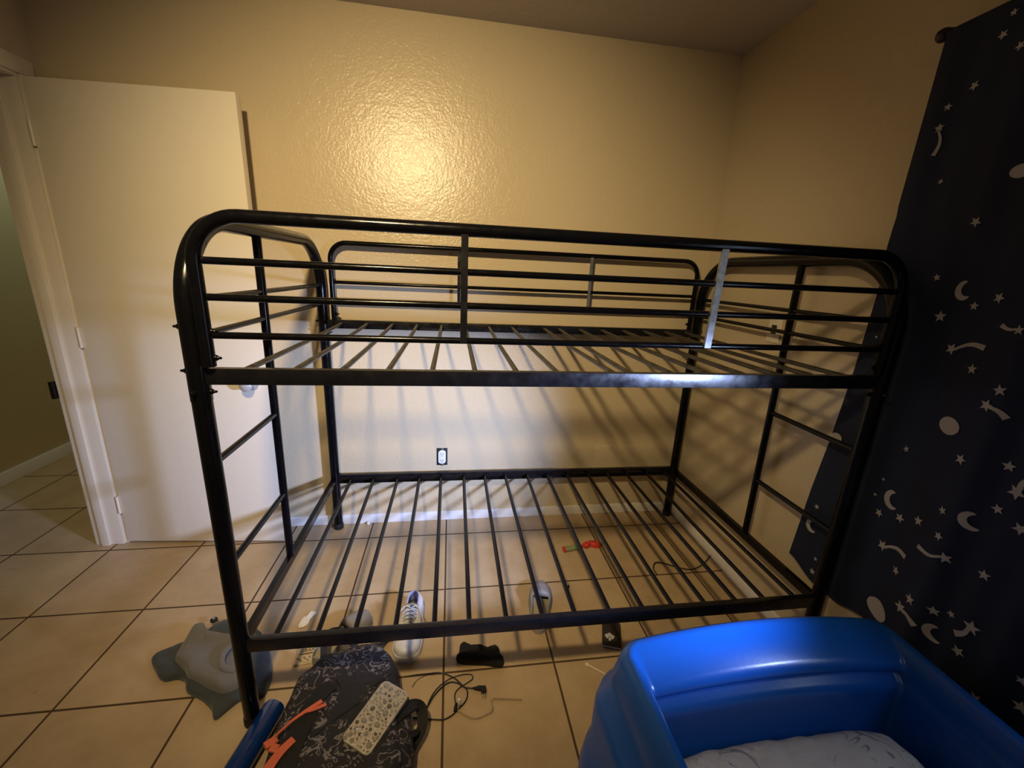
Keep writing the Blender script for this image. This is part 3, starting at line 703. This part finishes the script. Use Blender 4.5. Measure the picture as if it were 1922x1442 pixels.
obj('case_back',b1,['casebase','gem','gemd'],pc,angle=20)
# coral lanyard
ln=thing('coral_lanyard','coral pink strap with a square clip lying across the left side of the backpack','lanyard',(-.42,-1.20,.135))
def loc2(p): return (p[0]+.42,p[1]+1.20,p[2]-.135)
b=B(); ribbon(b,[loc2(p) for p in [(-.360,-1.142,.142),(-.395,-1.170,.146),(-.430,-1.196,.143),(-.462,-1.222,.132)]],(.0065,.0025),.0012); ribbon(b,[loc2(p) for p in [(-.345,-1.152,.140),(-.375,-1.166,.144),(-.395,-1.172,.147)]],(.005,.005),.0012); obj('strap_band',b,'coral',ln)
b=B(); box(b,(-.016,-.011,-.005),(.016,.011,.005),.002); o=obj('clip',b,'coral',ln); o.location=loc2((-.468,-1.236,.128)); o.rotation_euler=(0,.2,.75)
b=B(); box(b,(-.011,-.010,-.004),(.011,.010,.004),.002); o=obj('clip',b,'coral',ln); o.location=loc2((-.452,-1.254,.132)); o.rotation_euler=(0,.2,-.2)
b=B(); ribbon(b,[loc2(p) for p in [(-.405,-1.243,.143),(-.430,-1.275,.143),(-.448,-1.320,.140),(-.455,-1.37,.12)]],(.010,.016),.0014); obj('strap_band',b,'coral',ln)
# blue bottle
bl=thing('water_bottle','dark blue cylindrical bottle lying between the bed post foot and the backpack','bottle',(-.535,-1.04,.034))
dv=Vector((-.574+.537,-1.226+1.045,0)).normalized()
b=B(); lathe(b,[(0,0),(.022,0),(.031,.004),(.0338,.012),(.0338,.10),(.0338,.215),(.030,.228),(.020,.238)],(0,0,0),axes_for(dv),32); bd=obj('bottle_body',b,'bottle',bl)
b=B(); lathe(b,[(.021,.236),(.0215,.262),(.018,.266),(0,.267)],(0,0,0),axes_for(dv),24); obj('bottle_cap',b,'strap',bl)
bl.location=(-.533,-1.055,.0345)

# ------------------------------------------------------------------ small things on the floor
b=B(); dome(b,[(.062,-.872),(.090,-.889),(.120,-.890),(.146,-.897),(.175,-.912),(.202,-.900),(.212,-.935),(.221,-.960),(.211,-.975),(.184,-.970),(.160,-.963),(.110,-.955),(.063,-.946),(.042,-.930),(.054,-.908)],
 [(.97,0),(1.0,.010),(.98,.022),(.86,.034),(.55,.038),(.25,.038)],.003,40,7,n=4,zwob=.008)
o=obj('black_pouch',b,'sock',None,angle=80); tag(recenter(o,(.13,-.93,0)),'small soft black drawstring pouch on the tiles in front of the bed','pouch')
# leaf crest box
lc=thing('leaf_crest_wallet','dark brown wallet with a silver leaf crest, beside the corner of the blue bed','wallet',(.672,-.880,0),math.radians(-20))
b=B(); prism(b,rrect(.037,.062,.008),0,.012,.002); obj('wallet_body',b,'leather',lc)
b=B(); box(b,(-.0365,-.0625,.003),(.0365,-.0605,.0105),.0008); obj('pale_edge',b,'leafwhite',lc)
LEAF=[(0,1),(.17,.70),(.40,.80),(.36,.50),(.62,.62),(.66,.46),(.98,.50),(.84,.25),(.98,.14),(.62,-.08),(.68,-.26),(.20,-.24),(.24,-.60),(-.24,-.60),(-.20,-.24),(-.68,-.26),(-.62,-.08),(-.98,.14),(-.84,.25),(-.98,.50),(-.66,.46),(-.62,.62),(-.36,.50),(-.40,.80),(-.17,.70)]
b=B(); vs=[b.verts.new((x*.0200,y*.026,.0)) for x,y in LEAF]; c=b.verts.new((0,0.0,0))
for i in range(len(vs)): b.faces.new((vs[i],vs[(i+1)%len(vs)],c))
ex=bmesh.ops.extrude_face_region(b,geom=b.faces[:])
for v in [q for q in ex['geom'] if isinstance(q,bmesh.types.BMVert)]: v.co.z+=.0004
o=obj('leaf_crest',b,'leafwhite',lc,smooth=False); o.location=(-.008,-.022,.0120)
b=B()
for s in (-1,1): tube(b,[(s*.0045,-.010,.0127),(s*.0045,.010,.0127)],.0008,5)
tube(b,[(-.006,-.004,.0128),(.006,.004,.0128)],.0007,5); o=obj('crest_lines',b,'leather',lc); o.location=(-.008,-.022,0)
# lollipop stick
st=B(); tube(st,[(.531,-.996,.003),(.56,-1.020,.0035),(.600,-1.052,.003)],.0024,8); box(st,(.525,-1.001,.0005),(.537,-.991,.006),.001)
o=obj('lollipop_stick',st,'stick',None); tag(recenter(o,(.565,-1.022,0)),'pale thin stick on the tile beside the blue toddler bed','stick')
# paper scrap
b=B(); base=[(-.531,-.648),(-.553,-.640),(-.563,-.658),(-.579,-.674),(-.582,-.706),(-.575,-.721),(-.558,-.716),(-.546,-.700),(-.546,-.677)]
o2=cr([(x,y,0) for x,y in base],3,True); cc=Vector((-.560,-.683,.007)); vs=[b.verts.new((p.x,p.y,.002+.004*abs(mn.noise(Vector((p.x*60,p.y*60,2)))))) for p in o2]; cv=b.verts.new(cc)
mid=[b.verts.new((p.x*.5+cc.x*.5,p.y*.5+cc.y*.5,.004+.010*abs(mn.noise(Vector((p.x*50,p.y*50,8)))))) for p in o2]
for i in range(len(vs)):
    j=(i+1)%len(vs); b.faces.new((vs[i],vs[j],mid[j],mid[i])); b.faces.new((mid[i],mid[j],cv))
o=obj('paper_scrap',b,'paper',None,smooth=False); mod_solid(o,.0008,1); tag(recenter(o,(-.56,-.683,0)),'torn white paper scrap on the tiles under the left end of the bed','paper')
# printed card
pcd=thing('printed_wrapper','small cream printed wrapper tucked beside the clog near the backpack top','wrapper',(-.512,-.851,0),math.radians(6))
b=B(); G={}
for i in range(9):
    for j in range(9): x=(i/8-.5)*.066; y=(j/8-.5)*.072; G[i,j]=b.verts.new((x,y,.002+.0008*math.sin(i*1.3+j)))
for i in range(8):
    for j in range(8): b.faces.new((G[i,j],G[i+1,j],G[i+1,j+1],G[i,j+1]))
o=obj('wrapper_sheet',b,'cardp',pcd,angle=80); mod_solid(o,.0006,-1)
text_mesh('lettering','GRAN',.0195,'ink',pcd,(.006,.022,.0033),(0,0,-.02))
b=B()
for k in range(7): lathe(b,[(0,.0),(.0028,0),(.0026,.0006),(0,.0008)],(-.024+.007*k+(k%2)*.002,-.008-.006*(k%3),.0032),'z',8)
box(b,(-.02,.006,.0030),(.026,.010,.0034)); box(b,(-.004,-.030,.0030),(.028,-.029,.0034)); obj('printed_marks',b,'ink',pcd,smooth=False)
# toy tube
tt=thing('toy_tube','little green plastic tube with a red ring end, lying under the bed','toy',(.612,-.352,.0145),0)
dt=Vector((.125,.022,0)).normalized(); axt=axes_for(dt)
b=B(); lathe(b,[(.0115,.010),(.0135,.012),(.0135,.030),(.0125,.034),(.0135,.038),(.0132,.100),(.010,.104),(0,.105)],(0,0,0),axt,20); obj('tube_body',b,'green',tt)
b=B(); lathe(b,[(.0075,.002),(.0075,0),(.0145,0),(.0145,.010),(.0105,.012)],(0,0,0),axt,20); obj('end_ring',b,'red',tt)
rt=thing('red_toy_piece','small lumpy red plastic toy piece beside the green tube','toy',(.775,-.318,0))
b=B(); dome(b,[(-.045,-.012),(-.052,.004),(-.030,.014),(-.012,.012),(0,.022),(.030,.022),(.046,.012),(.052,-.004),(.044,-.020),(.015,-.020),(-.006,-.008),(-.026,-.020)],[(.96,0),(1,.008),(.95,.018),(.75,.025),(.4,.028)],.003,60,3,n=3,zwob=.006); obj('toy_body',b,'red',rt,angle=80)
b=B(); tube(b,[(.050,.004,.010),(.066,.006,.010)],.006,10); obj('green_tip',b,'green',rt)
# wire on the floor right
b=B(); tube(b,cr([(1.032,-.563,.004),(1.029,-.531,.012),(1.056,-.494,.016),(1.105,-.496,.010),(1.173,-.531,.006),(1.234,-.544,.005),(1.310,-.515,.008),(1.375,-.475,.022)],6),.0028,8); o=obj('thin_cable',b,'cord',None); tag(recenter(o,(1.2,-.52,0)),'thin dark cable bent on the tiles under the right end of the bed','cable')
# little metal cap
b=B(); lathe(b,[(0,0),(.009,0),(.009,.012),(.006,.016),(0,.017)],(0,0,0),'z',14); o=obj('metal_cap',b,'dark',None); o.location=(.565,-.602,0); tag(o,'tiny black and silver cap on the tiles right of the grey clog','cap')
b=B(); lathe(b,[(0,.0165),(.0058,.0165),(.005,.020),(0,.021)],(0,0,0),'z',12); obj('silver_top',b,'chrome',o)
b=B(); lathe(b,[(0,0),(.007,.001),(.010,.008),(.007,.015),(0,.017)],(0,0,0),'z',14); o=obj('clear_bead',b,'plastic_w',None); o.location=(-.437,-.028,0); tag(o,'tiny white bead on the floor against the back baseboard','bead')
b=B()
tube(b,cr([(.046,-1.111,.0035),(.072,-1.131,.0035),(.102,-1.144,.0035),(.128,-1.140,.0035),(.158,-1.129,.0035)],6)+[Vector((.163,-1.117,.0035)),Vector((.160,-1.092,.0035)),Vector((.169,-1.086,.0035)),Vector((.219,-1.093,.0035)),Vector((.264,-1.100,.0035))],.003,8)
o=obj('clear_plastic_hook',b,'clear',None); tag(recenter(o,(.14,-1.12,0)),'thin clear bent plastic wire on the tiles right of the black cord','hook')
# power cord
pcord=thing('power_cord','loops of thin black charging cord on the tiles right of the backpack','cord',(0,-1.05,0))
def c3(ps,z=.0035,dz=()): return [(x,y+1.05,z+(dz[i] if i<len(dz) else 0)) for i,(x,y) in enumerate(ps)]
b=B(); tube(b,cr(c3([(-.119,-1.062),(-.100,-1.014),(-.062,-.980),(-.014,-.972),(.033,-.995),(.061,-1.023),(.079,-1.044),(.081,-1.063),(.073,-1.085),(.046,-1.111),(.024,-1.128),(-.006,-1.136),(-.071,-1.124),(-.098,-1.119)],.0035,(.105,.05,.01)),6),.0024,8)
tube(b,cr(c3([(.112,-1.047),(.075,-1.039),(.043,-1.018),(.010,-1.018),(-.030,-1.053),(-.055,-1.095),(-.068,-1.122)],.007),6),.0024,8)
tube(b,cr(c3([(-.066,-1.125),(-.035,-1.046),(.015,-1.003),(.062,-.990),(.096,-.992),(.102,-1.007),(.085,-1.020),(.052,-1.039),(.038,-1.058),(.040,-1.086),(.043,-1.092)],.0052),6),.0018,8); obj('cable',b,'cord',pcord)
b=B(); tube(b,[(.100,.006,.007),(.108,.003,.008),(.122,.002,.009),(.140,-.002,.009)],[.003,.005,.008,.009],10); box(b,(.128,-.016,.001),(.146,.004,.017),.003); pg=obj('plug',b,'strap',pcord)
b=B()
for x in (.1325,.1415): box(b,(x-.0008,-.032,.006),(x+.0008,-.015,.012))
obj('prong',b,'chrome',pg,smooth=False)
b=B(); tube(b,[(.043,-.040,.006),(.040,-.055,.006),(.040,-.066,.006)],[.004,.006,.0065],10); cn=obj('connector',b,'strap',pcord)
b=B(); box(b,(.048,-.050,.003),(.058,-.026,.0085),.001); obj('connector_tip',b,'chrome',cn)

# ------------------------------------------------------------------ lamp fixture (behind the camera) and lights
lamp=thing('ceiling_lamp','round flush ceiling lamp above the middle of the room','ceiling lamp',(-.35,-2.05,H))
b=B(); lathe(b,[(.16,0),(.16,-.018),(.145,-.03),(.135,-.03)],(0,0,0),'z',32); obj('lamp_base',b,'trim',lamp)
def area(name,loc,rot,sx,sy,power,col,shape='RECTANGLE',spread=180):
    l=bpy.data.lights.new(name,'AREA'); l.shape=shape; l.size=sx; l.size_y=sy; l.energy=power; l.color=col; l.spread=math.radians(spread)
    o=bpy.data.objects.new(name,l); C.objects.link(o); o.location=loc; o.rotation_euler=rot; return o
sl=bpy.data.lights.new('lamp_light','SPOT'); sl.energy=205; sl.color=(1,.755,.40); sl.spot_size=math.radians(102); sl.spot_blend=1; sl.shadow_soft_size=.06
slo=bpy.data.objects.new('lamp_light',sl); C.objects.link(slo); slo.location=(-.35,-2.05,2.33)
slo.rotation_euler=Vector((.26,2.05,-1.42)).to_track_quat('-Z','Y').to_euler()
# daylight through the gap of window beside the curtain
ws=bpy.data.lights.new('window_daylight','SPOT'); ws.energy=560; ws.color=(.46,.58,1.0); ws.spot_size=math.radians(50); ws.spot_blend=1; ws.shadow_soft_size=.085
wo=bpy.data.objects.new('window_daylight',ws); C.objects.link(wo); wo.location=(1.33,-1.97,1.08)
wo.rotation_euler=Vector((-1.80,1.97,-.66)).to_track_quat('-Z','Y').to_euler()
area('window_glow',(1.392,-1.97,1.17),Vector((-1,0,0)).to_track_quat('-Z','Y').to_euler(),.26,.80,3.0,(.6,.75,1.0),'RECTANGLE',170)
area('hall_light',(-2.15,.95,2.38),(0,math.radians(18),0),.3,.3,3.0,(.85,1,.80),'RECTANGLE',160)
w=bpy.data.worlds.new('world'); bpy.context.scene.world=w; w.use_nodes=True
w.node_tree.nodes['Background'].inputs[0].default_value=(.35,.5,.8,1); w.node_tree.nodes['Background'].inputs[1].default_value=.5

# ------------------------------------------------------------------ camera
cam=bpy.data.cameras.new('camera'); co=bpy.data.objects.new('camera',cam); C.objects.link(co)
co.location=(.0165,-2.1508,1.4116); co.rotation_euler=(math.radians(74.82560),math.radians(-2.57163),math.radians(-8.14605))
cam.sensor_width=36; cam.lens=772.08*36/1922; cam.clip_start=.02
sc=bpy.context.scene; sc.camera=co
sc.view_settings.view_transform='Standard'; sc.view_settings.look='None'; sc.view_settings.exposure=-.13; sc.view_settings.gamma=1
sc.view_settings.use_curve_mapping=False
